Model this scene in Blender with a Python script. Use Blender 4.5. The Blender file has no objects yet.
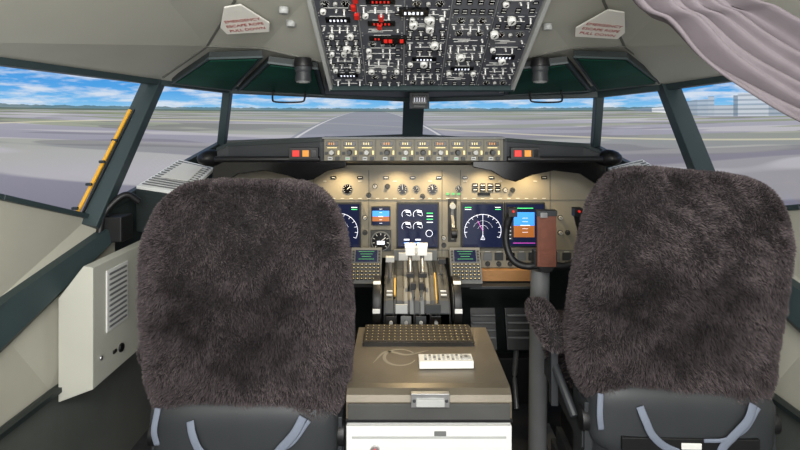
import bpy, math, random
import numpy as np
from mathutils import Vector, Matrix
random.seed(7); rng=np.random.default_rng(5)
sc=bpy.context.scene
sc.view_settings.view_transform='Standard'
sc.view_settings.look='None'

def L(c): 
    c=c/255.0
    return c/12.92 if c<=0.04045 else ((c+0.055)/1.055)**2.4
def C(r,g,b): return (L(r),L(g),L(b),1)

# ---------------- materials
def mat(name,rgb,rough=0.6,metal=0,var=0.0,nscale=30,bump=0.0,bscale=200,emit=None,es=1.0,spec=0.5):
    m=bpy.data.materials.new(name); m.use_nodes=True
    nt=m.node_tree; b=nt.nodes['Principled BSDF']
    b.inputs['Roughness'].default_value=rough; b.inputs['Metallic'].default_value=metal
    b.inputs['Specular IOR Level'].default_value=spec
    col=C(*rgb)
    b.inputs['Base Color'].default_value=col
    tc=nt.nodes.new('ShaderNodeTexCoord')
    if var>0:
        n=nt.nodes.new('ShaderNodeTexNoise'); n.inputs['Scale'].default_value=nscale; n.inputs['Detail'].default_value=5
        nt.links.new(tc.outputs['Object'],n.inputs['Vector'])
        r=nt.nodes.new('ShaderNodeValToRGB')
        r.color_ramp.elements[0].position=0.3; r.color_ramp.elements[1].position=0.7
        r.color_ramp.elements[0].color=tuple(col[i]*(1-var) for i in range(3))+(1,)
        r.color_ramp.elements[1].color=tuple(min(1,col[i]*(1+var)) for i in range(3))+(1,)
        nt.links.new(n.outputs['Fac'],r.inputs['Fac']); nt.links.new(r.outputs['Color'],b.inputs['Base Color'])
    if bump>0:
        n=nt.nodes.new('ShaderNodeTexNoise'); n.inputs['Scale'].default_value=bscale
        nt.links.new(tc.outputs['Object'],n.inputs['Vector'])
        bp=nt.nodes.new('ShaderNodeBump'); bp.inputs['Strength'].default_value=bump; bp.inputs['Distance'].default_value=0.002
        nt.links.new(n.outputs['Fac'],bp.inputs['Height']); nt.links.new(bp.outputs['Normal'],b.inputs['Normal'])
    if emit:
        b.inputs['Emission Color'].default_value=C(*emit); b.inputs['Emission Strength'].default_value=es
    return m

liner=mat('liner_beige',(180,179,168),0.65,var=0.05,nscale=3,bump=0.15,bscale=300)
wallm=mat('wall_beige',(180,178,164),0.7,var=0.06,nscale=4,bump=0.1)
lowm=mat('kick_panel_grey',(84,88,84),0.7,var=0.1,nscale=8)
framem=mat('frame_greygreen',(50,64,66),0.5,var=0.08,nscale=12)
framed=mat('frame_dark',(38,46,46),0.5,var=0.08,nscale=12)
seam=mat('seam_dark',(104,104,98),0.8)
greeng=mat('eyebrow_glass_green',(22,70,56),0.6,var=0.35,nscale=6,spec=0.1)
black=mat('black_plastic',(20,20,22),0.45,var=0.1,nscale=20)
blackg=mat('black_gloss',(12,12,14),0.2)
dgrey=mat('dark_grey_plastic',(48,51,54),0.5,var=0.08,nscale=15)
mgrey=mat('mid_grey',(108,110,110),0.5,var=0.06,nscale=15)
lgrey=mat('light_grey',(176,178,176),0.5,var=0.05,nscale=15)
white=mat('white_paint',(230,230,226),0.45,var=0.03,nscale=10)
boxw=mat('side_box_white',(200,200,188),0.5,var=0.04,nscale=6)
metal=mat('brushed_metal',(200,200,200),0.32,metal=0.85,var=0.08,nscale=40)
knobm=mat('knob_grey',(176,176,172),0.4)
panelm=mat('overhead_plate',(72,74,82),0.5,var=0.1,nscale=14)
panel2=mat('overhead_plate_b',(86,88,94),0.5,var=0.1,nscale=14)
tanp=mat('instrument_panel_tan',(138,131,114),0.5,var=0.06,nscale=8)
tanp2=mat('mcp_panel_tan',(108,102,84),0.5,var=0.06,nscale=8)
red=mat('red_guard',(205,40,32),0.4)
amber=mat('amber_lamp',(200,130,40),0.4,emit=(220,140,50),es=0.5)
amberp=mat('amber_lit_edge',(185,145,60),0.5,emit=(200,150,60),es=0.12)
redl=mat('red_lamp',(200,36,30),0.4,emit=(210,40,30),es=0.6)
greenl=mat('green_lamp',(70,150,90),0.4,emit=(90,180,110),es=0.4)
warmw=mat('lit_legend',(225,208,150),0.5,emit=(240,214,140),es=0.55)
legend=mat('white_legend',(222,222,218),0.6)
scrb=mat('screen_black',(16,20,38),0.12,emit=(24,30,54),es=1.0)
scrw=mat('screen_white',(210,215,225),0.5,emit=(225,228,245),es=1.1)
scrg=mat('screen_green',(60,210,110),0.5,emit=(80,220,130),es=0.9)
scrm=mat('screen_magenta',(210,80,200),0.5,emit=(210,80,200),es=0.9)
scrblue=mat('screen_sky',(50,130,225),0.4,emit=(60,140,240),es=1.0)
scrbrown=mat('screen_ground',(140,84,40),0.4,emit=(150,88,40),es=0.9)
brown=mat('leather_brown',(112,66,50),0.6,var=0.15,nscale=40)
woodt=mat('tan_board',(166,122,76),0.5,var=0.1,nscale=10)
lidm=mat('pedestal_lid_bronze',(114,106,92),0.36,metal=0.3,var=0.16,nscale=5,bump=0.15)
decal=mat('faint_decal',(150,144,130),0.4)
lidf=mat('pedestal_front_grey',(76,76,75),0.45,var=0.1,nscale=10)
keyd=mat('key_dark',(50,44,36),0.5)
keyb=mat('keyboard_body',(26,24,22),0.4)
strapm=mat('belt_webbing',(116,124,140),0.8,bump=0.4,bscale=500)
floorm=mat('floor_carpet_dark',(40,40,42),0.95,var=0.2,nscale=60,bump=0.5)
yel=mat('yellow_lit_trim',(226,168,44),0.5,emit=(226,160,40),es=0.15)  # light along the post edge put into the colour as a faint glow
redtext=mat('red_text',(170,50,45),0.6)
redlabel=mat('placard_white',(222,220,212),0.5)

# fur material
furm=bpy.data.materials.new('sheepskin_fur'); furm.use_nodes=True
nt=furm.node_tree; b=nt.nodes['Principled BSDF']; b.inputs['Roughness'].default_value=0.85
b.inputs['Specular IOR Level'].default_value=0.12
at=nt.nodes.new('ShaderNodeAttribute'); at.attribute_name='shade'
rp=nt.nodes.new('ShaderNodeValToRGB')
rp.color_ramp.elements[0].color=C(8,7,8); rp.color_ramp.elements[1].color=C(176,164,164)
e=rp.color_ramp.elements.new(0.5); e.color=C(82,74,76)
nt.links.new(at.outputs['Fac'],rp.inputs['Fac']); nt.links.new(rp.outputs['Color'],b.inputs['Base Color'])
furbase=mat('sheepskin_base',(30,26,28),0.9,var=0.2,nscale=40)
curt=mat('curtain_fabric',(118,110,115),0.85,var=0.05,nscale=30,bump=0.3,bscale=600)

# glass pane
glass=bpy.data.materials.new('window_glass'); glass.use_nodes=True
nt=glass.node_tree; nt.nodes.clear()
o=nt.nodes.new('ShaderNodeOutputMaterial'); mx=nt.nodes.new('ShaderNodeMixShader'); tr=nt.nodes.new('ShaderNodeBsdfTransparent'); gl=nt.nodes.new('ShaderNodeBsdfGlossy')
gl.inputs['Roughness'].default_value=0.05; mx.inputs[0].default_value=0.02
nt.links.new(tr.outputs[0],mx.inputs[1]); nt.links.new(gl.outputs[0],mx.inputs[2]); nt.links.new(mx.outputs[0],o.inputs[0])

# ---------------- mesh builder
class MB:
    def __init__(s,name): s.n=name; s.v=[]; s.f=[]; s.mi=[]; s.sm=[]; s.m=[]; s.M=Matrix.Identity(4)
    def mid(s,m):
        if m not in s.m: s.m.append(m)
        return s.m.index(m)
    def add(s,vs,fs,m,smooth=False):
        o=len(s.v); k=s.mid(m)
        for p in vs: s.v.append(tuple(s.M@Vector(p)))
        for i,f in enumerate(fs):
            s.f.append(tuple(o+j for j in f)); s.mi.append(k)
            s.sm.append(smooth if isinstance(smooth,bool) else smooth[i])
    def box(s,c,d,m,rot=None):
        x,y,z=d[0]/2,d[1]/2,d[2]/2
        vs=[Vector(p) for p in [(-x,-y,-z),(x,-y,-z),(x,y,-z),(-x,y,-z),(-x,-y,z),(x,-y,z),(x,y,z),(-x,y,z)]]
        if rot is not None: vs=[rot@p for p in vs]
        vs=[p+Vector(c) for p in vs]
        s.add(vs,[(0,3,2,1),(4,5,6,7),(0,1,5,4),(1,2,6,5),(2,3,7,6),(3,0,4,7)],m)
    def cyl(s,c,r,h,m,axis='Z',seg=12,r2=None,rot=None):
        r2=r if r2 is None else r2
        vs=[]
        for k,(rr,zz) in enumerate(((r,-h/2),(r2,h/2))):
            for i in range(seg):
                a=2*math.pi*i/seg; p=Vector((rr*math.cos(a),rr*math.sin(a),zz))
                if axis=='X': p=Vector((p.z,p.x,p.y))
                elif axis=='Y': p=Vector((p.y,p.z,p.x))
                if rot is not None: p=rot@p
                vs.append(p+Vector(c))
        fs=[(i,(i+1)%seg,seg+(i+1)%seg,seg+i) for i in range(seg)]+[tuple(range(seg))[::-1],tuple(range(seg,2*seg))]
        s.add(vs,fs,m,[True]*seg+[False,False])
    def sph(s,c,r,m,seg=14,rings=8,sc=(1,1,1)):
        vs=[];fs=[]
        for j in range(rings+1):
            ph=math.pi*j/rings
            for i in range(seg):
                a=2*math.pi*i/seg
                vs.append((c[0]+r*sc[0]*math.sin(ph)*math.cos(a),c[1]+r*sc[1]*math.sin(ph)*math.sin(a),c[2]-r*sc[2]*math.cos(ph)))
        for j in range(rings):
            for i in range(seg):
                fs.append((j*seg+i,j*seg+(i+1)%seg,(j+1)*seg+(i+1)%seg,(j+1)*seg+i))
        s.add(vs,fs,m,True)
    def poly(s,pts,m): s.add(pts,[tuple(range(len(pts)))],m)
    def prism(s,pts,off,m):
        n=len(pts); o=Vector(off); a=[Vector(p) for p in pts]; 
        s.add(a+[p+o for p in a],[tuple(range(n))[::-1],tuple(range(n,2*n))]+[(i,(i+1)%n,n+(i+1)%n,n+i) for i in range(n)],m)
    def beam(s,p,q,w,h,m,up=(0,0,1)):
        p=Vector(p);q=Vector(q);d=(q-p).normalized();u=Vector(up); sd=d.cross(u).normalized(); u2=sd.cross(d)
        vs=[]
        for e in (p,q):
            for a,b2 in((-1,-1),(1,-1),(1,1),(-1,1)): vs.append(e+sd*a*w/2+u2*b2*h/2)
        s.add(vs,[(0,1,2,3),(7,6,5,4),(0,4,5,1),(1,5,6,2),(2,6,7,3),(3,7,4,0)],m)
    def tube(s,pts,r,m,seg=8,flat=None,caps=True,up=None):
        P=[Vector(p) for p in pts]; n=len(P); vs=[]; prev=None
        for i in range(n):
            t=(P[min(i+1,n-1)]-P[max(i-1,0)]).normalized()
            if prev is None:
                u=Vector(up) if up else (Vector((0,0,1)) if abs(t.z)<0.9 else Vector((1,0,0)))
            else: u=prev
            sd=t.cross(u).normalized(); u=sd.cross(t).normalized(); prev=u
            rr=r[i] if isinstance(r,(list,tuple)) else r
            ry=flat if flat else rr
            for k in range(seg):
                a=2*math.pi*k/seg; vs.append(P[i]+sd*rr*math.cos(a)+u*ry*math.sin(a))
        fs=[];smo=[]
        for i in range(n-1):
            for k in range(seg):
                fs.append((i*seg+k,i*seg+(k+1)%seg,(i+1)*seg+(k+1)%seg,(i+1)*seg+k)); smo.append(True)
        if caps: fs+= [tuple(range(seg))[::-1],tuple(range((n-1)*seg,n*seg))]; smo+=[False,False]
        s.add(vs,fs,m,smo)
    def build(s,bevel=0,parent=None,subsurf=0,org=None,smoothall=False):
        me=bpy.data.meshes.new(s.n); 
        V=np.array(s.v); o=(V.min(0)+V.max(0))/2 if org is None else np.array(org)
        if parent is not None and org is None: o=np.zeros(3)
        me.from_pydata([tuple(p-o) for p in V],[],s.f)
        for m in s.m: me.materials.append(m)
        me.polygons.foreach_set('material_index',s.mi)
        me.polygons.foreach_set('use_smooth',[True]*len(s.sm) if smoothall else s.sm)
        me.update()
        ob=bpy.data.objects.new(s.n,me); ob.location=tuple(o); sc.collection.objects.link(ob)
        if parent is not None: ob.parent=parent
        if bevel:
            bv=ob.modifiers.new('bevel','BEVEL'); bv.width=bevel; bv.segments=3; bv.limit_method='ANGLE'; bv.angle_limit=math.radians(40)
        return ob
def curve(pts,n=8):
    P=[Vector(p) for p in pts]; P=[2*P[0]-P[1]]+P+[2*P[-1]-P[-2]]; out=[]
    for i in range(1,len(P)-2):
        for k in range(n):
            t=k/n; a,b_,c,d=P[i-1],P[i],P[i+1],P[i+2]
            out.append(0.5*((2*b_)+(c-a)*t+(2*a-5*b_+4*c-d)*t*t+(3*b_-a-3*c+d)*t**3))
    out.append(P[-2]); return out
def frame(o,u,v):
    u=Vector(u).normalized(); v=Vector(v).normalized(); n=u.cross(v)
    M=Matrix.Identity(4)
    for i,a in enumerate((u,v,n)):
        for j in range(3): M[j][i]=a[j]
    for j in range(3): M[j][3]=o[j]
    return M
def text(body,size,loc,M,m,parent,name):
    cu=bpy.data.curves.new(name,'FONT'); cu.body=body; cu.size=size; cu.align_x='CENTER'; cu.align_y='CENTER'; cu.extrude=0.0002
    ob=bpy.data.objects.new(name,cu); sc.collection.objects.link(ob); cu.materials.append(m)
    ob.parent=parent
    ob.matrix_parent_inverse=Matrix.Identity(4)
    ob.matrix_basis=Matrix.Translation(-Vector(parent.location))@M@Matrix.Translation(loc)
    return ob

# ---------------- camera
cam=bpy.data.cameras.new('camera'); co=bpy.data.objects.new('camera',cam); sc.collection.objects.link(co)
co.location=(0,0,1.25); co.rotation_euler=(math.radians(90),0,0)
cam.lens=23.4; cam.sensor_width=36; cam.shift_y=-0.13125; cam.clip_start=0.02
sc.camera=co

# ---------------- projection screen (curved simulator display)
def screen():
    b_=MB('projection_screen'); R=3.0; n=64; vs=[]
    for i in range(n+1):
        a=math.radians(-125+250*i/n)
        for z in (-0.3,2.7): vs.append((0.06+R*math.sin(a),1.2+R*math.cos(a),z))
    fs=[(2*i,2*i+1,2*i+3,2*i+2) for i in range(n)]
    m=bpy.data.materials.new('projected_airfield'); m.use_nodes=True; nt=m.node_tree; nt.nodes.clear()
    N=nt.nodes.new; K=nt.links.new
    out=N('ShaderNodeOutputMaterial'); em=N('ShaderNodeEmission'); K(em.outputs[0],out.inputs[0]); em.inputs['Strength'].default_value=0.97
    geo=N('ShaderNodeNewGeometry'); sp=N('ShaderNodeSeparateXYZ'); K(geo.outputs['Position'],sp.inputs[0])
    def math_(op,a,b2=None,c=None):
        n_=N('ShaderNodeMath'); n_.operation=op
        for i,x in enumerate((a,b2,c)):
            if x is None: continue
            if isinstance(x,(int,float)): n_.inputs[i].default_value=x
            else: K(x,n_.inputs[i])
        return n_.outputs[0]
    xs=math_('SUBTRACT',sp.outputs['X'],0.06); ys=math_('SUBTRACT',sp.outputs['Y'],1.2)
    ang=math_('ARCTAN2',xs,ys); hz=math_('SUBTRACT',sp.outputs['Z'],1.325)
    def comb(x,y,z=0.0):
        c=N('ShaderNodeCombineXYZ'); 
        for i,q in enumerate((x,y,z)):
            if isinstance(q,(int,float)): c.inputs[i].default_value=q
            else: K(q,c.inputs[i])
        return c.outputs[0]
    def noise(vec,scale,detail=5,rough=0.55):
        n_=N('ShaderNodeTexNoise'); n_.inputs['Scale'].default_value=scale; n_.inputs['Detail'].default_value=detail; n_.inputs['Roughness'].default_value=rough
        K(vec,n_.inputs['Vector']); return n_.outputs['Fac']
    def ramp(fac,els):
        r=N('ShaderNodeValToRGB'); cr=r.color_ramp
        cr.elements[0].position=els[0][0]; cr.elements[0].color=C(*els[0][1]); cr.elements[1].position=els[-1][0]; cr.elements[1].color=C(*els[-1][1])
        for p,c in els[1:-1]:
            q=cr.elements.new(p); q.color=C(*c)
        K(fac,r.inputs['Fac']); return r.outputs['Color']
    def mix(f,a,b2):
        n_=N('ShaderNodeMix'); n_.data_type='RGBA'
        if isinstance(f,(int,float)): n_.inputs[0].default_value=f
        else: K(f,n_.inputs[0])
        for i,x in ((6,a),(7,b2)):
            if isinstance(x,tuple): n_.inputs[i].default_value=x
            else: K(x,n_.inputs[i])
        return n_.outputs[2]
    sky=ramp(math_('MULTIPLY',hz,2.0),[(0,(160,208,240)),(0.08,(122,192,242)),(0.3,(80,164,234)),(1.0,(58,138,218))])
    cl=noise(comb(math_('MULTIPLY',ang,3.2),math_('MULTIPLY',hz,6.0),2.3),2.6,8,0.6)
    clm=ramp(cl,[(0.45,(0,0,0)),(0.60,(255,255,255))])
    sky=mix(math_('MULTIPLY',clm,0.8),sky,C(232,237,244))
    dep=math_('POWER',math_('MAXIMUM',math_('MULTIPLY',hz,-1.0),0.0),0.6)
    g=ramp(dep,[(0,(140,156,138)),(0.05,(170,176,174)),(0.14,(176,176,186)),(0.3,(162,161,175)),(0.6,(142,141,156)),(1.0,(114,114,128))])
    dist=math_('DIVIDE',0.12,math_('ADD',math_('MAXIMUM',math_('MULTIPLY',hz,-1.0),0.0),0.02))
    px=math_('MULTIPLY',math_('SINE',ang),dist); py=math_('MULTIPLY',math_('COSINE',ang),dist)
    gn=noise(comb(math_('MULTIPLY',px,1.3),math_('MULTIPLY',py,4.5),0.7),1.6,1)
    gm=ramp(gn,[(0.53,(0,0,0)),(0.55,(255,255,255))])
    g=mix(math_('MULTIPLY',gm,0.55),g,C(206,204,206))
    gn2=noise(comb(math_('MULTIPLY',px,0.7),math_('MULTIPLY',py,3.2),5.7),1.4,1)
    gm2=ramp(gn2,[(0.49,(0,0,0)),(0.505,(255,255,255))])
    nearhz=math_('MINIMUM',math_('MAXIMUM',math_('SUBTRACT',1.0,math_('MULTIPLY',dep,1.7)),0.0),0.8)
    g=mix(math_('MULTIPLY',gm2,nearhz),g,C(134,146,106))
    gn3=noise(comb(math_('MULTIPLY',px,2.0),math_('MULTIPLY',py,4.0),9.7),1.5,1)
    gm3=ramp(gn3,[(0.56,(0,0,0)),(0.575,(255,255,255))])
    g=mix(math_('MULTIPLY',gm3,0.45),g,C(114,112,122))
    ln=math_('ABSOLUTE',math_('SUBTRACT',dep,math_('ADD',0.30,math_('MULTIPLY',math_('SINE',math_('MULTIPLY',ang,2.6)),0.09))))
    g=mix(math_('MULTIPLY',math_('LESS_THAN',ln,0.006),0.6),g,C(226,220,190))
    cm=math_('MULTIPLY',math_('MAXIMUM',math_('SUBTRACT',1.0,math_('MULTIPLY',math_('ABSOLUTE',ang),1.6)),0.0),0.35)
    g=mix(cm,g,C(178,180,192))
    da=math_('ABSOLUTE',math_('ADD',ang,0.10)); ew=math_('ADD',0.012,math_('MULTIPLY',dep,0.5))
    rw=math_('LESS_THAN',da,ew)
    g=mix(math_('MULTIPLY',rw,0.75),g,C(142,146,160))
    edge=math_('LESS_THAN',math_('ABSOLUTE',math_('SUBTRACT',da,math_('MULTIPLY',ew,0.93))),math_('MULTIPLY',dep,0.012))
    g=mix(math_('MULTIPLY',edge,0.7),g,C(226,226,228))
    isg=math_('LESS_THAN',hz,0.0)
    col=mix(isg,sky,g)
    def vor(scale):
        v=N('ShaderNodeTexVoronoi'); v.inputs['Scale'].default_value=scale; K(comb(ang,0.0,0.0),v.inputs['Vector'])
        q=N('ShaderNodeSeparateColor'); K(v.outputs['Color'],q.inputs[0]); return q.outputs
    tn=noise(comb(ang,0.0,3.1),40.0,4)
    trees=math_('MULTIPLY',math_('LESS_THAN',hz,math_('MULTIPLY',tn,0.036)),math_('GREATER_THAN',hz,-0.010))
    col=mix(math_('MULTIPLY',trees,0.75),col,C(74,98,96))
    q=vor(26)
    rt=math_('MINIMUM',math_('MAXIMUM',math_('MULTIPLY',math_('SUBTRACT',ang,0.55),6.0),0.0),1.0)
    hgt=math_('MULTIPLY',math_('MULTIPLY',q[0],0.10),rt)
    inb=math_('MULTIPLY',math_('LESS_THAN',hz,hgt),math_('GREATER_THAN',hz,math_('MULTIPLY',rt,-0.05)))
    inb=math_('MULTIPLY',inb,math_('GREATER_THAN',rt,0.02))
    bc=ramp(q[1],[(0,(120,134,150)),(0.4,(176,188,202)),(0.7,(214,220,228)),(1.0,(236,238,242))])
    fl=math_('GREATER_THAN',math_('FRACT',math_('MULTIPLY',hz,34.0)),0.6)
    bc=mix(math_('MULTIPLY',fl,0.5),bc,C(84,108,134))
    col=mix(math_('MULTIPLY',inb,0.9),col,bc)
    K(col,em.inputs['Color'])
    b_.add(vs,fs,m,True)
    return b_.build()
screen()

# ---------------- shell
def mir(p,k=0.11): return (k-p[0],p[1],p[2])
HR=(-1.155,-0.6,1.45); H3=(-1.155,1.1,1.418); H23=(-0.97,2.08,1.405); H12=(-0.774,2.34,1.385); HC=(0.07,2.6,1.355)
S23=(-1.085,1.82,.91); Sr=(-1.12,1.456,1.034); Srr=(-1.155,1.1,1.155)
F12=(-0.8455,2.47,1.14); FC=(0.063,2.73,1.165)
Bl0=(-0.93,2.08,1.412); Bl1=(-0.743,2.3,1.40); Bl2=(-0.339,2.36,1.372)
Bu0=(-0.6755,1.82,1.509); Bu1=(-0.483,1.82,1.502); Bu2=(-0.267,1.85,1.456)
R_H3=(1.25,1.1,1.418); R_H23=(1.07,2.08,1.385); R_H12=(0.895,2.34,1.365)
R_S23=(1.125,1.82,.92); R_Sr=(1.165,1.5,1.0); R_Srr=(1.25,1.1,1.12); R_F12=(0.92,2.47,1.125)
ce=MB('ceiling')
def half(mm,h3,h23,h12,hr):
    f=(lambda p:p) if mm==0 else mir
    ce.poly([hr,h3,h23,f(Bu0),f((-0.476,1.5,1.596)),f((-0.476,-0.6,1.98))],liner)
    ce.poly([h23,f(Bl1),f(Bu0)],liner)
    ce.poly([f(Bl1),f(Bl2),f(Bu2),f(Bu1),f(Bu0)],liner)
    ce.poly([f(Bl1),h23,h12],framem)
    ce.poly([f(Bl1),h12,HC,(0.08,2.34,1.372),f(Bl2)],framem)
    ce.poly([f(Bl2),(0.08,2.34,1.372),(0.08,1.9,1.40),f(Bu2)],framed)
    ce.poly([f(Bu0),f(Bu1),f((-0.476,1.5,1.596))],liner)
    ce.poly([f(Bu1),f(Bu2),f((-0.255,1.466,1.60)),f((-0.476,1.5,1.596))],liner)
    ce.poly([f((-0.476,1.5,1.596)),f((-0.255,1.466,1.60)),f((-0.255,1.1,1.78)),f((-0.255,-0.6,2.02)),f((-0.476,-0.6,1.98))],liner)
    for a,b2 in ((f(Bu0),f((-0.476,1.5,1.596))),(f((-0.476,1.5,1.596)),f((-0.476,0.3,1.83)))):
        ce.beam(a,b2,0.008,0.006,seam)
    ce.beam(f((-0.93,2.04,1.418)),f(Bu0),0.008,0.008,seam)
    ce.beam(f(Bu0),f(Bu1),0.008,0.008,seam); ce.beam(f(Bu1),f(Bu2),0.008,0.008,seam)
half(0,H3,H23,H12,HR); half(1,R_H3,R_H23,R_H12,(1.25,-0.6,1.45))
ce.poly([(-.255,1.1,1.78),(.365,1.1,1.78),(.365,-.6,2.02),(-.255,-.6,2.02)],liner)
ce.build()

# eyebrow windows
def eyebrow(pts):
    w=MB('eyebrow_window'); P=[Vector(p) for p in pts]
    n=(P[2]-P[0]).cross(P[3]-P[1]).normalized()
    if n.z>0: n=-n
    c=sum(P,Vector())/4
    P=[p-n*(p-c).dot(n) for p in P]
    out=[p+(p-c)*0.12+n*0.024 for p in P]
    w.prism([p-n*0.024 for p in out],n*0.024,framed)
    w.prism([p+n*0.0245 for p in P],n*0.004,greeng)
    for i in range(4): w.beam(out[i],out[(i+1)%4],0.007,0.007,framem)
    return w.build()
e1=[(-.89,2.07,1.418),(-.6645,1.82,1.488),(-.50,1.82,1.481),(-.718,2.2,1.412)]
e2=[(-.665,2.21,1.400),(-.456,1.84,1.471),(-.310,1.88,1.451),(-.335,2.22,1.388)]
for q in (e1,e2):
    eyebrow(q)
    eyebrow([mir(p,.125) for p in q])

# window frame
wf=MB('window_frame')
def post(a,b2,w,h,m=framem,u=(0,1,0)): wf.beam(a,b2,w,h,m,u)
post((-1.075,1.80,.88),(-0.985,2.09,1.41),0.070,0.05)
post((1.12,1.80,.88),(1.075,2.09,1.39),0.070,0.05)
post((-0.85,2.47,1.10),H12,0.035,0.04); post((0.925,2.47,1.09),R_H12,0.035,0.04)
post((0.063,2.73,1.13),(0.07,2.6,1.38),0.105,0.05)
for a,b2,w in ((H3,H23,.030),(H23,H12,.03),(H12,HC,.03),(R_H3,R_H23,.030),(R_H23,R_H12,.03),(R_H12,HC,.03)):
    wf.beam(a,b2,0.04,w,framem)
wf.beam(HR,H3,0.04,.03,framem); wf.beam((1.25,-.6,1.45),R_H3,0.04,.03,framem)
for a,b2 in ((Srr,Sr),(Sr,S23),(R_Srr,R_Sr),(R_Sr,R_S23)): wf.beam(a,b2,0.03,0.016,framem)
for a,b2 in ((S23,F12),(F12,FC),(R_S23,R_F12),(R_F12,FC)): wf.beam(a,b2,0.03,0.025,framed)
wf.beam(Srr,H3,0.05,0.05,framem,(0,1,0)); wf.beam(R_Srr,R_H3,0.05,0.05,framem,(0,1,0))
wf.beam((-1.113,1.765,.90),(-1.033,1.99,1.29),0.012,0.01,yel,(0,1,0))
wf.beam((-1.098,1.772,.90),(-1.018,1.997,1.29),0.006,0.012,black,(0,1,0))
for i in range(5):
    t=i/4; p=Vector((-1.103,1.765,.95)).lerp(Vector((-1.040,1.975,1.25)),t); wf.box(p,(0.022,0.01,0.010),framed)
wf.build(bevel=0.004)
def pane(pts,i):
    w=MB('window_%d'%i); w.poly(pts,glass); w.build()
pane([Srr,Sr,S23,H23,H3],1); pane([S23,F12,H12,H23],2); pane([F12,FC,HC,H12],3)
pane([FC,R_F12,R_H12,HC],4); pane([R_F12,R_S23,R_H23,R_H12],5); pane([R_S23,R_Sr,R_Srr,R_H3,R_H23],6)

# side walls
def wall(name,sx,h3,s23,sr,srr,f12,x0):
    w=MB(name)
    def P(x,y,z): return (x0+sx*x,y,z)
    Bf=P(-1.044,1.87,.883);Br=P(-1.12,1.456,.754);Brr=P(-1.155,1.1,.64)
    xo=srr[0]
    w.poly([s23,sr,Br,Bf],wallm); w.poly([sr,srr,Brr,Br],wallm)
    w.poly([srr,(xo,1.1,1.42),(xo,-.6,1.45),(xo,-.6,.55),Brr],wallm)
    a=sx*0.012
    pts=[Bf,Br,Brr,P(-1.155,1.1,.50),P(-1.12,1.456,.628),P(-1.035,1.87,.84)]
    w.prism([(p[0]-a,p[1],p[2]) for p in pts],(sx*0.045,0,0),framem)
    w.poly([P(-1.12,1.456,.66),P(-1.155,-.6,.56),P(-1.10,-.6,.42),P(-1.08,1.6,.42),P(-1.05,1.9,.42),P(-1.04,1.9,.86)],wallm)
    w.poly([P(-1.10,-.6,.42),P(-1.08,1.6,.42),P(-1.05,2.6,.42),P(-1.02,2.6,0),P(-1.02,-.6,0)],lowm)
    w.beam(P(-1.09,-.6,.42),P(-1.05,1.6,.42),0.02,0.015,framed)
    w.poly([s23,f12,(f12[0],2.6,.4),P(-1.05,1.9,.4)],framed)
    return w.build()
wall('wall_left',1,H3,S23,Sr,Srr,F12,0.0)
wall('wall_right',-1,R_H3,R_S23,R_Sr,R_Srr,R_F12,0.06)
w=MB('wall_front'); w.poly([(-.95,2.62,0),(1.05,2.62,0),(.95,2.62,1.12),(-.87,2.62,1.12)],framed); w.build()
w=MB('floor'); w.box((0.05,1.0,-0.01),(2.3,3.3,0.02),floorm); w.build()

# ---------------- side console box with louvered vent
w=MB('side_console_box')
w.prism([(-1.052,1.60,.38),(-.945,1.60,.42),(-.945,1.60,.795),(-.975,1.60,.80),(-1.052,1.60,.70)],(0,.38,0),boxw)
w.box((-.943,1.735,.665),(.005,.13,.20),white)
for i in range(11): w.box((-.940,1.735,.58+i*.017),(.006,.105,.007),mgrey,Matrix.Rotation(0.5,3,'Y'))
w.cyl((-.943,1.64,.50),.007,.008,metal,'X'); w.cyl((-.943,1.76,.48),.015,.008,black,'X',16); w.box((-.943,1.72,.485),(.006,.02,.012),black)
w.build(bevel=0.004)
w=MB('side_console_box'); w.box((1.06,1.79,.62),(.08,.38,.38),boxw)
for i in range(13): w.box((1.018,1.725,.535+i*.018),(.006,.13,.006),lgrey)
w.build(bevel=0.004)

# ---------------- chart ledges beside glareshield
def ledge(sx,x0):
    w=MB('chart_ledge')
    def P(x,y,z): return Vector((x0+sx*x,y,z))
    top=[P(-1.005,1.98,1.0),P(-.93,2.19,1.085),P(-.76,2.13,1.055),P(-.80,1.95,.975)]
    w.prism(top,(0,0,-.012),white)
    for i in range(1,14):
        t=i/14; a=top[0].lerp(top[1],t); b2=top[3].lerp(top[2],t)
        a2=a.lerp(b2,.06); b3=a.lerp(b2,.94); w.beam(a2+Vector((0,0,.002)),b3+Vector((0,0,.002)),.005,.005,mgrey)
    w.prism([p+Vector((0,0,-.014)) for p in top],(0,0,-.16),framed)
    w.build(bevel=0.002)
    w=MB('paper_chart'); q=[p+Vector((0,0,.006)) for p in top]
    c_=sum(q,Vector())/4; q=[c_+(p-c_)*.55+Vector((sx*.03,.03,.006)) for p in q]
    w.prism(q,(0,0,.003),white)
    w.prism([p+Vector((sx*-.02,-.015,.001)) for p in q],(0,0,.002),redlabel); w.build()
ledge(1,0.0); ledge(-1,0.09)
w=MB('headset_hook'); 
w.tube(curve([(-1.045,1.8,.83),(-1.04,1.83,.92),(-.99,1.87,.98),(-.95,1.9,.95)]),.013,black); w.box((-1.01,1.86,.865),(.07,.08,.09),black); w.build(bevel=.01)

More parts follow.
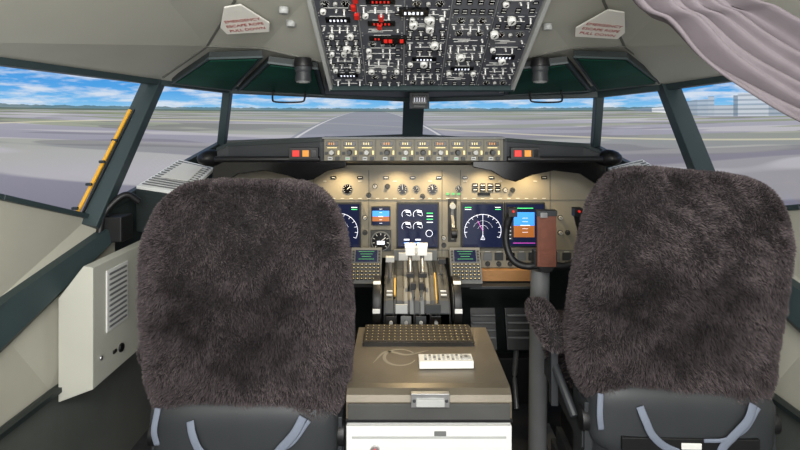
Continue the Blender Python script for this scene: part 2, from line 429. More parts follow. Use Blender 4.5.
# ---------------- glareshield
g=MB('glareshield')
prof=[(-.66,1.150),(-.62,1.168),(-.28,1.187),(.375,1.187),(.66,1.165),(.72,1.142)]
front=[(x,1.82+ (0.05 if abs(x-.03)>.62 else 0),z) for x,z in prof]
deckb=[(-.83,2.46,1.135),(.063,2.70,1.15),(.90,2.46,1.12)]
g.poly(front+deckb[::-1],dgrey)
for i in range(len(front)-1):
    a=front[i];b2=front[i+1]
    g.poly([(a[0],a[1]-.004,a[2]-.012),(b2[0],b2[1]-.004,b2[2]-.012),b2,a],framed)
    lo=lambda p:(p[0],p[1],1.108 if abs(p[0]-.04)>.4 else 1.105)
    g.poly([lo((a[0],a[1]+.01,0)),lo((b2[0],b2[1]+.01,0)),(b2[0],b2[1]+.004,b2[2]-.012),(a[0],a[1]+.004,a[2]-.012)],dgrey)
    g.poly([(a[0],a[1]+.01,1.108),(b2[0],b2[1]+.01,1.108),(b2[0],2.075,1.075),(a[0],2.075,1.075)],black)
g.poly([front[0],(-.66,1.88,1.108),(-.66,2.075,1.075),(-.80,2.46,1.06),deckb[0]],framed)
g.poly([front[-1],(.72,1.88,1.108),(.72,2.075,1.075),(.90,2.46,1.06),deckb[2]],framed)
g.tube([(x,1.825,1.112) for x in (-.65,-.5,-.28)],.011,black); g.tube([(x,1.825,1.112) for x in (.375,.5,.71)],.011,black)
for sx,x0 in ((1,0),(-1,.07)):
    P=lambda x,z:(x0+sx*x,1.93,z)
    g.prism([P(-.69,1.105),P(-.70,1.02),P(-.66,1.01),P(-.60,1.05),P(-.50,1.062),P(-.42,1.045),P(-.36,1.02),P(-.32,1.03),P(-.27,1.06),P(-.20,1.075),P(-.20,1.105)],(0,.03,0),blackg)
    g.sph((x0-sx*.70,1.92,1.11),.045,black,sc=(1,1.4,.7))
g.build(bevel=0.003)
# mode control panel
m=MB('mode_control_panel'); m.M=frame((0,1.812,0),(1,0,0),(0,0,1))
m.box((.047,1.148,-.02),(.62,.078,.06),tanp2)
m.box((.047,1.188,-.015),(.63,.006,.07),mgrey)
xs=[-.235,-.175,-.115,-.045,.02,.08,.14,.20,.26,.32]
for i,x in enumerate(xs):
    m.box((x,1.168,.012),(.042,.014,.004),blackg)
    for k in range(3): m.box((x-.010+k*.008,1.168,.0145),(.0035,.008,.001),amber if i%3==0 else warmw)
    m.cyl((x,1.138,.022),.010,.022,dgrey if i%2 else knobm,seg=14,r2=.008)
    m.box((x-.006,1.117,.014),(.016,.012,.008),lgrey)
    m.box((x-.006,1.117,.0185),(.010,.003,.001),greenl if i%3==1 else black)
    m.box((x+.018,1.117,.014),(.014,.012,.008),dgrey)
    m.box((x,1.154,.011),(.034,.003,.002),warmw)
    m.box((x+.022,1.137,.012),(.006,.014,.006),warmw); m.box((x-.02,1.135,.012),(.010,.010,.006),dgrey)
    m.box((x+.03,1.15,.011),(.003,.066,.003),seam)
m.M=Matrix.Identity(4); m.build(bevel=0.0008)
def warn(x):
    w=MB('warning_light_panel'); w.M=frame((x,1.815,1.134),(1,0,0),(0,0,1))
    w.box((0,0,0),(.10,.040,.02),black)
    w.box((-.026,.0,.012),(.024,.022,.008),redl); w.box((.008,.0,.012),(.022,.022,.008),amber); w.box((.036,0,.012),(.018,.026,.006),blackg)
    w.M=Matrix.Identity(4); w.build(bevel=.0008)
warn(-.335); warn(.435)

# ---------------- generic panel items (local XY plane, +Z outwards)
def knob(b_,x,y,r=.010,h=.012,m=None,ang=0.4):
    b_.cyl((x,y,.002),r*1.3,.004,dgrey,seg=14); b_.cyl((x,y,h/2+.002),r,h,m or knobm,seg=12,r2=r*.85)
    b_.box((x+.3*r*math.cos(ang),y+.3*r*math.sin(ang),h+.0028),(r*1.1,r*.22,.0016),black,Matrix.Rotation(ang,3,'Z'))
def toggle(b_,x,y,upd=1):
    b_.cyl((x,y,.003),.0055,.004,metal,seg=10); b_.beam((x,y,.003),(x,y+.006*upd,.014),.0036,.0036,legend,(1,0,0)); b_.sph((x,y+.0062*upd,.0145),.0032,legend,8,5)
def gauge(b_,x,y,r=.02,a0=2.2):
    b_.cyl((x,y,.002),r*1.12,.006,mgrey,seg=24); b_.cyl((x,y,.0055),r,.002,blackg,seg=24)
    for k in range(9):
        a=math.radians(225-270*k/8); b_.box((x+r*.82*math.cos(a),y+r*.82*math.sin(a),.007),(r*.22,r*.06,.001),legend,Matrix.Rotation(a,3,'Z'))
    b_.box((x+r*.3*math.cos(a0),y+r*.3*math.sin(a0),.0075),(r*.8,r*.09,.001),legend,Matrix.Rotation(a0,3,'Z'))
def guard(b_,x,y,m):
    b_.box((x,y,.004),(.014,.026,.006),m); b_.box((x,y+.003,.010),(.013,.019,.008),m)
def leg(b_,x,y,w=.02,m=None): b_.box((x,y,.0042),(w,.0018,.0010),m or legend)
def lamp(b_,x,y,m=blackg,w=.016,h=.010): b_.box((x,y,.004),(w,h,.004),m); b_.box((x,y,.0062),(w*.7,h*.22,.0006),legend if m is blackg else m)

# ---------------- overhead panel
ov=MB('overhead_panel'); ov.M=frame((0.08,1.9,1.378),(1,0,0),(0,-.9004,.4357))
ov.box((0,.40,-.03),(.67,.84,.05),mgrey)
ov.box((0,.40,-.006),(.652,.81,.006),lgrey)
for sx in (-1,1): ov.box((sx*.333,.4,.0),(.012,.84,.03),lgrey)
ov.box((0,-.014,.0),(.672,.012,.034),framem)
cols=[(-.322,-.205),(-.201,-.069),(-.065,.066),(.07,.196),(.20,.322)]
rows=[[.0,.06,.16,.235,.33,.42,.52,.62,.80],[.0,.085,.15,.25,.32,.40,.50,.62,.80],[.0,.05,.13,.20,.285,.35,.45,.60,.80],[.0,.07,.14,.225,.31,.41,.50,.62,.80],[.0,.09,.17,.26,.34,.42,.52,.65,.80]]
R=random.Random(23)
for ci,(a,b2) in enumerate(cols):
    rw=rows[ci]
    for ri in range(len(rw)-1):
        y0,y1=rw[ri]+.004,rw[ri+1]+.001; cx=(a+b2)/2; w_=b2-a; h_=y1-y0
        ov.box((cx,(y0+y1)/2,.0),(w_,h_,.007),R.choice([panelm,panelm,panel2]))
        for q in ((a+.005,y0+.005),(b2-.005,y0+.005),(a+.005,y1-.005),(b2-.005,y1-.005)): ov.cyl((q[0],q[1],.004),.0025,.002,metal,seg=8)
        ny=max(1,int(h_/.030))
        for j in range(ny):
            yy=y0+(j+.5)*h_/ny
            st=R.choice(['tog','tog','knob','lamps','gauge','disp','text','lamps2','mix'])
            if ri in(3,4) and ci==1 and j==ny-1: st='disp'
            if st=='gauge' and h_/ny<.028: st='knob'
            if st=='tog':
                n_=R.choice([3,4,4,5]); 
                for i in range(n_):
                    xx=a+(i+.5)*w_/n_; toggle(ov,xx,yy-.003,R.choice([1,-1])); leg(ov,xx,yy+.010,w_/n_*.6)
                leg(ov,cx,yy-.0135,w_*.5)
            elif st=='knob':
                n_=R.choice([2,3,3])
                for i in range(n_):
                    xx=a+(i+.5)*w_/n_; knob(ov,xx,yy-.001,R.choice([.009,.010,.012]),.012,R.choice([knobm,legend,legend,dgrey]),R.uniform(0,3)); leg(ov,xx,yy+.0135,.02); leg(ov,xx-.015,yy-.004,.006); leg(ov,xx+.016,yy-.002,.006)
            elif st=='lamps':
                n_=R.choice([3,4,5])
                for i in range(n_): xx=a+(i+.5)*w_/n_; lamp(ov,xx,yy+.006); lamp(ov,xx,yy-.006)
            elif st=='lamps2':
                for i in range(4): xx=a+(i+.5)*w_/4; lamp(ov,xx,yy+.005,blackg,.02); toggle(ov,xx,yy-.008,1)
            elif st=='gauge':
                gauge(ov,a+w_*.25,yy,.0135,R.uniform(0,3)); gauge(ov,a+w_*.75,yy,.0135,R.uniform(0,3)); knob(ov,cx,yy,.007,.010)
            elif st=='disp':
                ov.box((cx,yy,.006),(w_*.62,.020,.007),blackg)
                for k in range(5): ov.box((cx-.022+k*.011,yy,.0100),(.005,.009,.0006),redl if ci==1 else scrw)
                leg(ov,cx,yy+.0135,w_*.4)
            elif st=='text':
                for k in range(3): leg(ov,cx-.02+.02*(k%2),yy-.008+k*.007,w_*R.uniform(.3,.5)); 
                toggle(ov,b2-.018,yy)
            else:
                knob(ov,a+.02,yy,.010,.012,legend,1); toggle(ov,cx,yy); toggle(ov,cx+.022,yy,-1); lamp(ov,b2-.018,yy+.004); leg(ov,cx,yy+.0125,w_*.6)
for x,y in ((-.213,.455),(-.207,.415),(-.136,.405),(-.142,.365),(-.205,.49)): guard(ov,x,y,red)
ov.box((-.04,.44,.008),(.085,.03,.012),blackg)
for k in range(5): ov.box((-.065+k*.012,.44,.0145),(.006,.012,.0006),scrw)
ov.box((-.10,.30,.008),(.08,.036,.012),blackg)
for x in (-.125,-.110,-.075): ov.box((x,.30,.0145),(.011,.018,.001),redl)
for x,y in ((.01,.40),(.01,.36),(-.04,.38),(.03,.27),(.0,.16),(.21,.33),(.25,.40),(.12,.20),(-.25,.25),(.26,.18)): knob(ov,x,y,.014,.018,legend,1.2)
ov.M=Matrix.Identity(4); ov.build(bevel=0)

# ---------------- main instrument panel
ip=MB('main_instrument_panel'); ip.M=frame((0,2.08,0),(1,0,0),(0,0,1))
ip.prism([(-.74,1.07,-.03),(-.74,.66,-.03),(-.17,.66,-.03),(-.17,.70,-.03),(.29,.70,-.03),(.29,.66,-.03),(.82,.66,-.03),(.82,1.07,-.03)],(0,0,.03),tanp)
for x in (-.345,-.125,.168,.242,.60): ip.box((x,.87,.001),(.003,.36,.004),seam)
ip.box((.03,.930,.001),(1.5,.003,.004),seam); ip.box((.03,.730,.001),(1.5,.003,.004),seam)
R=random.Random(3)
for x,y,r in ((-.21,.975,.018),(.01,.975,.018),(.065,.975,.013),(.13,.975,.018),(.235,.975,.013)): gauge(ip,x,y,r,R.uniform(0,3))
for x,y in ((-.10,.985),(-.05,.985),(.42,.97),(.45,.97),(-.125,.95),(.09,.945),(.64,.80),(.67,.80),(.64,.86),(-.14,.86),(-.14,.80),(.175,.78),(.175,.75)): knob(ip,x,y,.008,.012,R.choice([knobm,dgrey,dgrey]),R.uniform(0,3))
for i in range(26):
    x=-.30+i*.035; 
    leg(ip,x,.937,.014,legend)
    if i%3==1: lamp(ip,x,1.02,blackg,.022,.011)
    if i%4==0: leg(ip,x,1.006,.014,legend)
for i in range(4): lamp(ip,.30+i*.03,.99,blackg,.022,.014); lamp(ip,.30+i*.03,.972,blackg,.022,.014)
ip.box((.335,.955,.003),(.05,.012,.005),blackg)
for x,m_ in ((.19,greenl),(.212,greenl),(.234,greenl)): ip.box((x,.955,.004),(.012,.008,.006),m_)
for i in range(12):
    x=.26+i*.045
    ip.box((x,.705,.004),(.034,.03,.006),[dgrey,blackg,mgrey][i%3]); knob(ip,x,.675,.008,.014,dgrey); leg(ip,x,.724,.02,legend)
for i in range(8):
    x=-.55+i*.05
    ip.box((x,.705,.004),(.034,.03,.006),[dgrey,blackg,mgrey][i%3]); knob(ip,x,.675,.008,.014,dgrey)
ip.M=Matrix.Identity(4); ip.build(bevel=0)

def display(name,x0,x1,z0,z1):
    d=MB(name); d.M=frame(((x0+x1)/2,2.074,(z0+z1)/2),(1,0,0),(0,0,1)); w_,h_=x1-x0,z1-z0
    d.box((0,0,.004),(w_,h_,.016),dgrey); d.box((0,0,.0118),(w_*.97,h_*.97,.003),black); d.box((0,0,.0128),(w_*.93,h_*.93,.003),scrb)
    return d,w_,h_
def line(d,x0,y0,x1,y1,t,m): 
    a=math.atan2(y1-y0,x1-x0); d.box(((x0+x1)/2,(y0+y1)/2,.0150),(math.hypot(x1-x0,y1-y0),t,.001),m,Matrix.Rotation(a,3,'Z'))
def nd(x0,x1,z0,z1):
    d,w_,h_=display('navigation_display',x0,x1,z0,z1)
    cy=-h_*.30; r=w_*.43
    for k in range(24):
        a=math.radians(-25+230*k/24); a2=math.radians(-25+230*(k+1)/24)
        line(d,r*math.cos(a),cy+.035+r*math.sin(a)*.9,r*math.cos(a2),cy+.035+r*math.sin(a2)*.9,.0016,scrw)
        if k%2==0: line(d,r*.86*math.cos(a),cy+.035+r*.86*math.sin(a)*.9,r*math.cos(a),cy+.035+r*math.sin(a)*.9,.0014,scrw)
    for rr in (.3,.55):
        for k in range(0,20):
            a=math.radians(20+140*k/20); a2=math.radians(20+140*(k+.5)/20); line(d,r*rr*math.cos(a),cy+.035+r*rr*math.sin(a),r*rr*math.cos(a2),cy+.035+r*rr*math.sin(a2),.001,scrw)
    line(d,0,cy+.0,0,cy+.035+r*.85,.0014,scrw)
    line(d,0,cy+.035,-.02,cy+.03+r*.6,.0016,scrm)
    for s in (-1,1): line(d,s*.008,cy,0,cy+.018,.0014,scrw)
    line(d,-.008,cy,.008,cy,.0014,scrw)
    for k in range(2): line(d,-w_*.42,h_*.4-k*.008,-w_*.27,h_*.4-k*.008,.0025,scrw if k else scrg); line(d,w_*.29,h_*.4-k*.008,w_*.42,h_*.4-k*.008,.0025,scrg if k else scrw)
    d.M=Matrix.Identity(4); d.build()
nd(-.335,-.155,.740,.922); nd(.244,.412,.740,.922)
def pfd(x0,x1,z0,z1,small=False,name='primary_flight_display'):
    d,w_,h_=display(name,x0,x1,z0,z1)
    a=.52 if not small else .88
    d.box((-.004 if not small else 0,h_*.14,.0146),(w_*a,h_*.30,.001),scrblue); d.box((-.004 if not small else 0,-h_*.14,.0146),(w_*a,h_*.26,.001),scrbrown)
    line(d,-w_*.12,-.001,w_*.12,-.001,.003,scrw)
    if not small:
        for s in (-1,1):
            d.box((s*w_*.37,0,.0146),(w_*.13,h_*.66,.001),dgrey)
            for k in range(8): line(d,s*w_*.35,-h_*.3+k*h_*.085,s*w_*.41,-h_*.3+k*h_*.085,.0018,scrw)
        line(d,-w_*.2,h_*.38,w_*.2,h_*.38,.003,scrg); line(d,-w_*.3,-h_*.40,w_*.25,-h_*.40,.002,scrm)
    for k in (-2,-1,1,2): line(d,-w_*.07,k*.014,w_*.07,k*.014,.0014,scrw)
    d.M=Matrix.Identity(4); d.build()
pfd(.416,.575,.745,.922); pfd(-.51,-.342,.740,.922); pfd(-.114,-.038,.832,.906,True,'standby_flight_display')
d,w_,h_=display('engine_display',-.014,.155,.740,.922)
for i in range(2):
    for j in range(2):
        cx=-.045+i*.045; cy=.045-j*.048; r=.018
        for k in range(14):
            a=math.radians(-20+230*k/14);a2=math.radians(-20+230*(k+1)/14); line(d,cx+r*math.cos(a),cy+r*math.sin(a),cx+r*math.cos(a2),cy+r*math.sin(a2),.0016,scrw)
        line(d,cx,cy,cx+.014,cy-.006,.0016,scrw); d.box((cx+.006,cy+.012,.0150),(.018,.008,.001),scrw)
for k in range(4): line(d,.035,.05-k*.012,.060,.05-k*.012,.003,scrw if k%2 else scrg)
for s in(-.045,.0): line(d,s-.01,-.055,s+.012,-.055,.006,scrw)
d.cyl((.045,-.03,.0148),.014,.001,scrw,seg=20); d.cyl((.045,-.03,.0154),.012,.001,scrb,seg=20)
d.box((-.045,-.068,.0150),(.02,.006,.001),scrblue); d.box((.0,-.068,.0150),(.02,.006,.001),scrblue)
d.M=Matrix.Identity(4); d.build()
s_=MB('standby_altimeter'); s_.M=frame((-.076,2.075,.77),(1,0,0),(0,0,1)); s_.box((0,0,.004),(.082,.082,.014),dgrey)
s_.M=frame((-.076,2.062,.77),(1,0,0),(0,0,1)); gauge(s_,0,0,.035,.7); s_.box((0,-.005,.0075),(.03,.014,.001),scrw); s_.M=Matrix.Identity(4); s_.build()
gl_=MB('landing_gear_lever'); gl_.M=frame((.208,2.075,.85),(1,0,0),(0,0,1))
gl_.box((0,0,.002),(.034,.17,.008),black); gl_.box((0,0,.008),(.010,.15,.006),mgrey); gl_.beam((0,.02,.005),(0,-.03,.07),.012,.010,metal,(1,0,0)); gl_.cyl((0,-.035,.075),.02,.022,black,'X',20); gl_.cyl((0,.06,.02),.012,.02,lgrey)
gl_.M=Matrix.Identity(4); gl_.build(bevel=.001)

w=MB('lower_kick_panel'); w.box((.42,2.07,.635),(.28,.03,.045),woodt); w.box((.42,2.04,.60),(.30,.05,.012),dgrey); w.box((-.36,2.07,.635),(.34,.03,.045),woodt); w.build(bevel=.002)

# ---------------- control display units
def cdu(x,name='control_display_unit'):
    d=MB(name)
    d.M=frame((x,2.0,.690),(1,0,0),(0,.55,.83))
    d.box((0,0,-.02),(.118,.14,.05),mgrey); d.box((0,.036,.006),(.084,.046,.004),scrb)
    for k in range(4): d.box((0,.053-k*.010,.0085),(.06-.012*(k%3),.0018,.001),greenl)
    for s in (-1,1):
        for k in range(4): d.box((s*.050,.054-k*.012,.007),(.008,.006,.005),dgrey)
    for i in range(7):
        for j in range(5): d.box((-.046+i*.0155,.002-j*.0135,.008),(.011,.009,.006),dgrey if (i>2 or j<2) else black); d.box((-.046+i*.0155,.002-j*.0135,.0115),(.005,.0025,.0006),warmw)
    d.M=Matrix.Identity(4); d.build(bevel=.0008)
cdu(-.130); cdu(.252)

# ---------------- throttle quadrant
t=MB('throttle_quadrant')
def qprof(x0,x1,m,dz=0):
    pts=[(1.74,.50),(1.74,.60),(1.76,.635),(1.80,.665),(1.86,.69),(1.92,.70),(1.98,.70),(2.04,.70),(2.04,.50)]
    t.prism([(x0,y,z+dz) for y,z in pts],(x1-x0,0,0),m)
qprof(-.055,.17,black)
for x0,x1 in ((-.05,-.022),(-.012,.010),(.05,.066),(.105,.122),(.132,.166)): qprof(x0,x1,dgrey,.004)
for x in (.03,.085): qprof(x-.016,x+.016,mgrey,.003)
for x in (-.017,.03,.085,.127): qprof(x-.004,x+.004,black,.006)
for x in (-.036,.149): 
    for k in range(7): t.box((x,1.77+k*.018,.655+k*.0065),(.020,.003,.006),legend)
t.box((.06,2.03,.715),(.17,.02,.06),mgrey); t.box((.06,2.018,.72),(.13,.006,.030),white)
for x in (-.078,.193):
    t.cyl((x,1.80,.62),.088,.024,black,'X',40); t.cyl((x,1.80,.62),.06,.030,dgrey,'X',32)
    t.box((x,1.712,.62),(.025,.003,.015),white); t.box((x,1.76,.699),(.025,.015,.003),white,Matrix.Rotation(.5,3,'X'))
for x in (.036,.079):
    t.tube(curve([(x,1.90,.66),(x,1.875,.71),(x,1.86,.765)]),.008,metal,up=(1,0,0))
    t.box((x,1.855,.785),(.034,.03,.030),white); t.cyl((x,1.855,.80),.012,.038,white,'X',16)
    t.tube([(x,1.85,.76),(x,1.80,.72)],.006,metal); t.box((x,1.795,.715),(.026,.014,.016),black)
t.box((.057,1.85,.79),(.012,.02,.02),lgrey)
t.tube([(-.035,1.86,.68),(-.035,1.83,.755)],.007,metal); t.box((-.035,1.825,.762),(.03,.022,.018),knobm)
t.tube([(.147,1.88,.69),(.147,1.83,.75)],.006,metal); t.box((.147,1.825,.757),(.026,.03,.018),black)
t.prism([(.121,1.755,.645),(.121,1.80,.680),(.121,1.86,.705),(.121,1.86,.68),(.121,1.80,.65),(.121,1.755,.60)],(.005,0,0),amberp)
t.box((-.018,1.80,.672),(.006,.08,.01),amberp,Matrix.Rotation(.45,3,'X'))
for x in (.045,.073): t.tube([(x,1.78,.64),(x,1.755,.685)],.005,metal); t.box((x,1.753,.69),(.018,.014,.022),black)
t.box((.11,1.735,.62),(.05,.008,.03),dgrey); t.box((.005,1.735,.62),(.04,.008,.03),lgrey)
for k in range(4): t.box((-.03+k*.05,1.737,.575),(.035,.006,.04),[black,mgrey,dgrey,blackg][k]); t.cyl((-.03+k*.05,1.73,.575),.006,.012,knobm,'Y')
t.box((.0575,1.90,.25),(.24,.3,.5),dgrey)
t.build(bevel=.0012)

# ---------------- center pedestal
p=MB('center_pedestal')
X0,X1=-.135,.28; cx=(X0+X1)/2; W=X1-X0
p.prism([(X0,1.30,.50),(X0,1.30,.545),(X0,1.305,.560),(X0,1.32,.570),(X0,1.34,.5725),(X0,1.70,.5725),(X0,1.71,.56),(X0,1.71,.50)],(W,0,0),lidm)
p.box((cx,1.505,.25),(W-.006,.40,.5),lgrey)
p.box((cx,1.301,.5),(W+.002,.012,.008),black)
p.box((cx,1.298,.523),(W-.012,.008,.038),lidf)
p.box((cx,1.3005,.245),(W-.004,.012,.485),white)
p.box((cx,1.296,.46),(W-.03,.006,.006),lgrey)
p.box((.075,1.292,.556),(.095,.014,.034),metal); p.box((.075,1.283,.552),(.07,.008,.018),lgrey); 
for x in (.035,.115): p.cyl((x,1.284,.556),.004,.004,dgrey,'Y')
p.cyl((-.062,1.292,.43),.012,.01,metal,'Y',18); p.cyl((-.062,1.286,.43),.005,.006,redl,'Y')
p.box((.10,1.293,.47),(.03,.002,.012),mgrey)
for x in (X0+.004,X1-.004): p.box((x,1.50,.30),(.01,.38,.36),lgrey)
def ribbon(pts,wd):
    n=len(pts)
    for i in range(n-1):
        a=Vector(pts[i]);b2=Vector(pts[i+1]); s0=wd(i/(n-1)); s1=wd((i+1)/(n-1)); dd=(b2-a).normalized(); nn=Vector((-dd.y,dd.x,0))
        p.add([a-nn*s0,b2-nn*s1,b2+nn*s1,a+nn*s0],[(0,1,2,3)],decal)
zt=.5730
ribbon([(.0+.045*math.cos(a),1.485+.05*math.sin(a),zt) for a in [math.radians(20+320*k/40) for k in range(41)]],lambda u:.0018+.003*math.sin(math.pi*u))
ribbon(curve([(-.075,1.45,zt),(-.04,1.52,zt),(.02,1.50,zt),(.085,1.53,zt)],8),lambda u:.001+.004*math.sin(math.pi*u))
p.build(bevel=.002)

# keyboard
k=MB('computer_keyboard'); k.M=frame((.056,1.62,.5735),(1,0.0,0),(0,1,.04))
k.box((0,0,.006),(.335,.125,.012),keyb)
for r_ in range(6):
    for c_ in range(19):
        k.box((-.156+c_*.0173,-.050+r_*.0195,.0135),(.0155,.0170,.004),keyd); k.box((-.158+c_*.0173,-.047+r_*.0195,.0157),(.0022,.0022,.0004),warmw)
k.M=Matrix.Identity(4); k.build(bevel=.001)
# remote control
r_=MB('remote_control'); r_.M=frame((.126,1.435,.5735),(1,.02,0),(-.02,1,0))
r_.box((0,0,.011),(.148,.046,.020),white)
for i in range(9):
    for j in range(3): r_.box((-.056+i*.0125,-.012+j*.012,.0225),(.007,.006,.003),lgrey if (i+j)%3 else mgrey)
r_.cyl((.056,0,.0225),.013,.003,lgrey); r_.cyl((.056,0,.0245),.005,.002,mgrey)
r_.M=Matrix.Identity(4); r_.build(bevel=.004)

# ---------------- yokes
def yoke(x):
    y=MB('control_yoke'); D=1.76
    y.tube([(x,D+.06,0.0),(x,D+.045,.40),(x,D+.02,.74)],.032,mgrey,16); y.cyl((x,D+.07,.01),.07,.02,black)
    y.cyl((x,D-.005,.775),.026,.11,black,'Y',20); y.box((x,D-.03,.79),(.075,.035,.055),black)
    for s in (-1,1):
        y.tube(curve([(x,D-.03,.775),(x+s*.06,D-.035,.765),(x+s*.105,D-.03,.785),(x+s*.125,D-.02,.84),(x+s*.122,D-.02,.90),(x+s*.108,D-.03,.945)]),[.013]*8+[.012]*8+[.012]*8+[.012]*8+[.014]*8+[.011],black,12)
        y.box((x+s*.108,D-.035,.945),(.028,.032,.028),black); y.cyl((x+s*.108,D-.055,.95),.004,.008,redl,'Y')
    y.box((x,D-.055,.855),(.062,.012,.17),brown); y.box((x,D-.05,.945),(.066,.03,.018),dgrey)
    y.box((x-.012,D-.066,.94),(.022,.012,.016),metal); y.box((x,D-.063,.795),(.04,.004,.03),brown); y.box((x,D-.0622,.87),(.045,.002,.09),brown)
    return y.build(bevel=.003)
yoke(.480); yoke(-.39)

def pedals(x):
    r=MB('rudder_pedals')
    for dx in (-.075,.075):
        r.box((x+dx,2.22,.36),(.11,.02,.17),black,Matrix.Rotation(-.35,3,'X'))
        for k in range(5): r.box((x+dx,2.205+k*.004-.012,.30+k*.03),(.10,.01,.008),mgrey,Matrix.Rotation(-.35,3,'X'))
        r.tube([(x+dx,2.23,.34),(x+dx,2.30,.12),(x+dx,2.25,.0)],.012,metal)
    r.box((x,2.32,.10),(.36,.06,.2),black)
    r.build(bevel=.003)
pedals(.43); pedals(-.37)

# ---------------- compass, handles, lights, placards
w=MB('magnetic_compass'); w.box((.085,2.30,1.335),(.085,.07,.07),dgrey); w.box((.085,2.262,1.338),(.062,.006,.035),blackg); 
for k_ in range(5): w.box((.063+k_*.011,2.258,1.338),(.002,.002,.018),scrw)
w.box((.085,2.262,1.31),(.05,.008,.01),mgrey); w.tube([(.085,2.3,1.36),(.085,2.31,1.40)],.012,black); w.build(bevel=.006)
def handle(x):
    w=MB('grab_handle'); z=1.36; y=2.18
    w.tube(curve([(x-.065,y,z+.015),(x-.067,y-.01,z-.02),(x-.05,y-.015,z-.035),(x+.05,y-.015,z-.035),(x+.067,y-.01,z-.02),(x+.065,y,z+.015)],5),.004,black); w.build()
handle(-.465); handle(.61)
def maplight(x,y,z):
    w=MB('map_light'); w.cyl((x,y,z-.02),.028,.05,dgrey,seg=20,r2=.024); w.cyl((x,y,z-.047),.024,.008,mgrey,seg=20); w.cyl((x,y,z+.02),.034,.03,black,seg=20,r2=.028); w.sph((x,y,z+.0),.030,dgrey)
    w.cyl((x,y,z-.0505),.016,.003,white,seg=16); w.build(bevel=.002)
maplight(-.335,1.80,1.43); maplight(.485,1.80,1.43)
def placard(cx,cy,cz,sx):
    w=MB('emergency_placard'); u=Vector((1,.0,sx*.10)).normalized(); v=Vector((0,-.93,.36)); v=(v-u*v.dot(u)).normalized()
    M=frame((cx,cy,cz),u,v); w.M=M
    w.prism([(-.072,-.04,0),(.06,-.05,0),(.075,.0,0),(.02,.11,0),(-.03,.105,0),(-.078,.0,0)] if sx>0 else [(.072,-.04,0),(.078,.0,0),(.03,.105,0),(-.02,.11,0),(-.075,.0,0),(-.06,-.05,0)],(0,0,.006),redlabel)
    w.M=Matrix.Identity(4); ob=w.build(bevel=.004)
    for i,tx in enumerate(('EMERGENCY','ESCAPE ROPE','PULL DOWN')): text(tx,.019,(0,.032-i*.026,.0075),M,redtext,ob,'placard_text_%d'%(i+1))
placard(-.475,1.60,1.545,1); placard(.615,1.60,1.53,-1)
w=MB('ceiling_switch'); 
for z_ in (0,1): w.cyl((-.34,1.62-.1*z_,1.55+.02*z_),.014,.02,lgrey,seg=16)
w.cyl((.46,1.62,1.54),.014,.02,lgrey,seg=16)
w.build()

# ---------------- curtain
def curtain():
    lo=curve([(.37,1.06,1.70),(.46,1.05,1.49),(.52,1.04,1.44),(.58,1.04,1.37),(.66,1.03,1.31),(.80,1.02,1.236),(1.0,1.0,1.18),(1.2,.98,1.15)],10)
    hi=curve([(.56,.98,1.70),(.63,.98,1.50),(.70,.98,1.455),(.77,.98,1.42),(.83,.98,1.39),(.90,.98,1.36),(1.06,.98,1.31),(1.2,.96,1.28)],10)
    n=len(lo); Mv=60; vs=[];fs=[]
    for i in range(n):
        for j in range(Mv+1):
            t_=j/Mv; p_=lo[i].lerp(hi[i],t_)
            d_=math.sin(t_*math.pi*6.5+0.9*math.sin(i*.06)+t_*i*.03)*.020*(0.7+.3*math.sin(i*.05+j*.1))+.006*math.sin(t_*math.pi*15+i*.05)
            p_=p_+Vector((.25*d_,-1.2*d_,.15*d_)); vs.append(p_)
    for i in range(n-1):
        for j in range(Mv): a=i*(Mv+1)+j; fs.append((a,a+1,a+Mv+2,a+Mv+1))
    b_=MB('curtain'); b_.add(vs,fs,curt,True); ob=b_.build(); so=ob.modifiers.new('th','SOLIDIFY'); so.thickness=.002
curtain()

# ---------------- seats
def spow(a,e): return np.sign(a)*np.abs(a)**e
def superq(ax,ay,az,e1,e2,nt_=72,np_=40):
    th=np.linspace(0,2*np.pi,nt_,endpoint=False); ph=np.linspace(-np.pi/2,np.pi/2,np_)
    T,Pp=np.meshgrid(th,ph)
    X=ax*spow(np.cos(Pp),e1)*spow(np.cos(T),e2); Z=az*spow(np.cos(Pp),e1)*spow(np.sin(T),e2); Y=ay*spow(np.sin(Pp),e1)
    V=np.stack([X,Y,Z],-1).reshape(-1,3); F=[]
    for j in range(np_-1):
        for i in range(nt_): F.append((j*nt_+i,j*nt_+(i+1)%nt_,(j+1)*nt_+(i+1)%nt_,(j+1)*nt_+i))
    return V,np.array(F)
def swirl(P):
    x,y,z=P[:,0],P[:,1],P[:,2]
    a=np.sin(9*x+3*z+1)+.7*np.sin(27*z-21*x+2)+.7*np.sin(61*x+43*z+2*np.sin(30*z))+.6*np.sin(137*z+111*x+1.3+2*np.sin(70*x))
    c_=np.sin(8*z-5*x+.5)+.7*np.sin(29*x+19*z+4)+.7*np.sin(59*z-47*x+2*np.sin(33*x))+.6*np.sin(143*x-107*z+2*np.sin(65*z))
    return np.stack([a*.5,np.zeros_like(a),c_*.5],-1)
def patch(P):
    x,y,z=P[:,0],P[:,1],P[:,2]
    s=np.zeros_like(x)
    for cx_,cz_,rx,rz,am in ((-.14,-.03,.055,.06,1.0),(-.10,.05,.05,.035,.8),(.02,-.07,.07,.05,.9),(.09,.02,.05,.06,.8),(-.03,-.15,.06,.035,.8),(.10,-.12,.04,.04,.7),(.0,.03,.06,.03,.5)):
        u=(x-cx_+.018*np.sin(60*z+3)+.010*np.sin(130*z))/rx; v=(z-cz_+.018*np.sin(55*x+1)+.010*np.sin(140*x+2))/rz
        s+=am*np.exp(-(u*u+v*v))
    return s
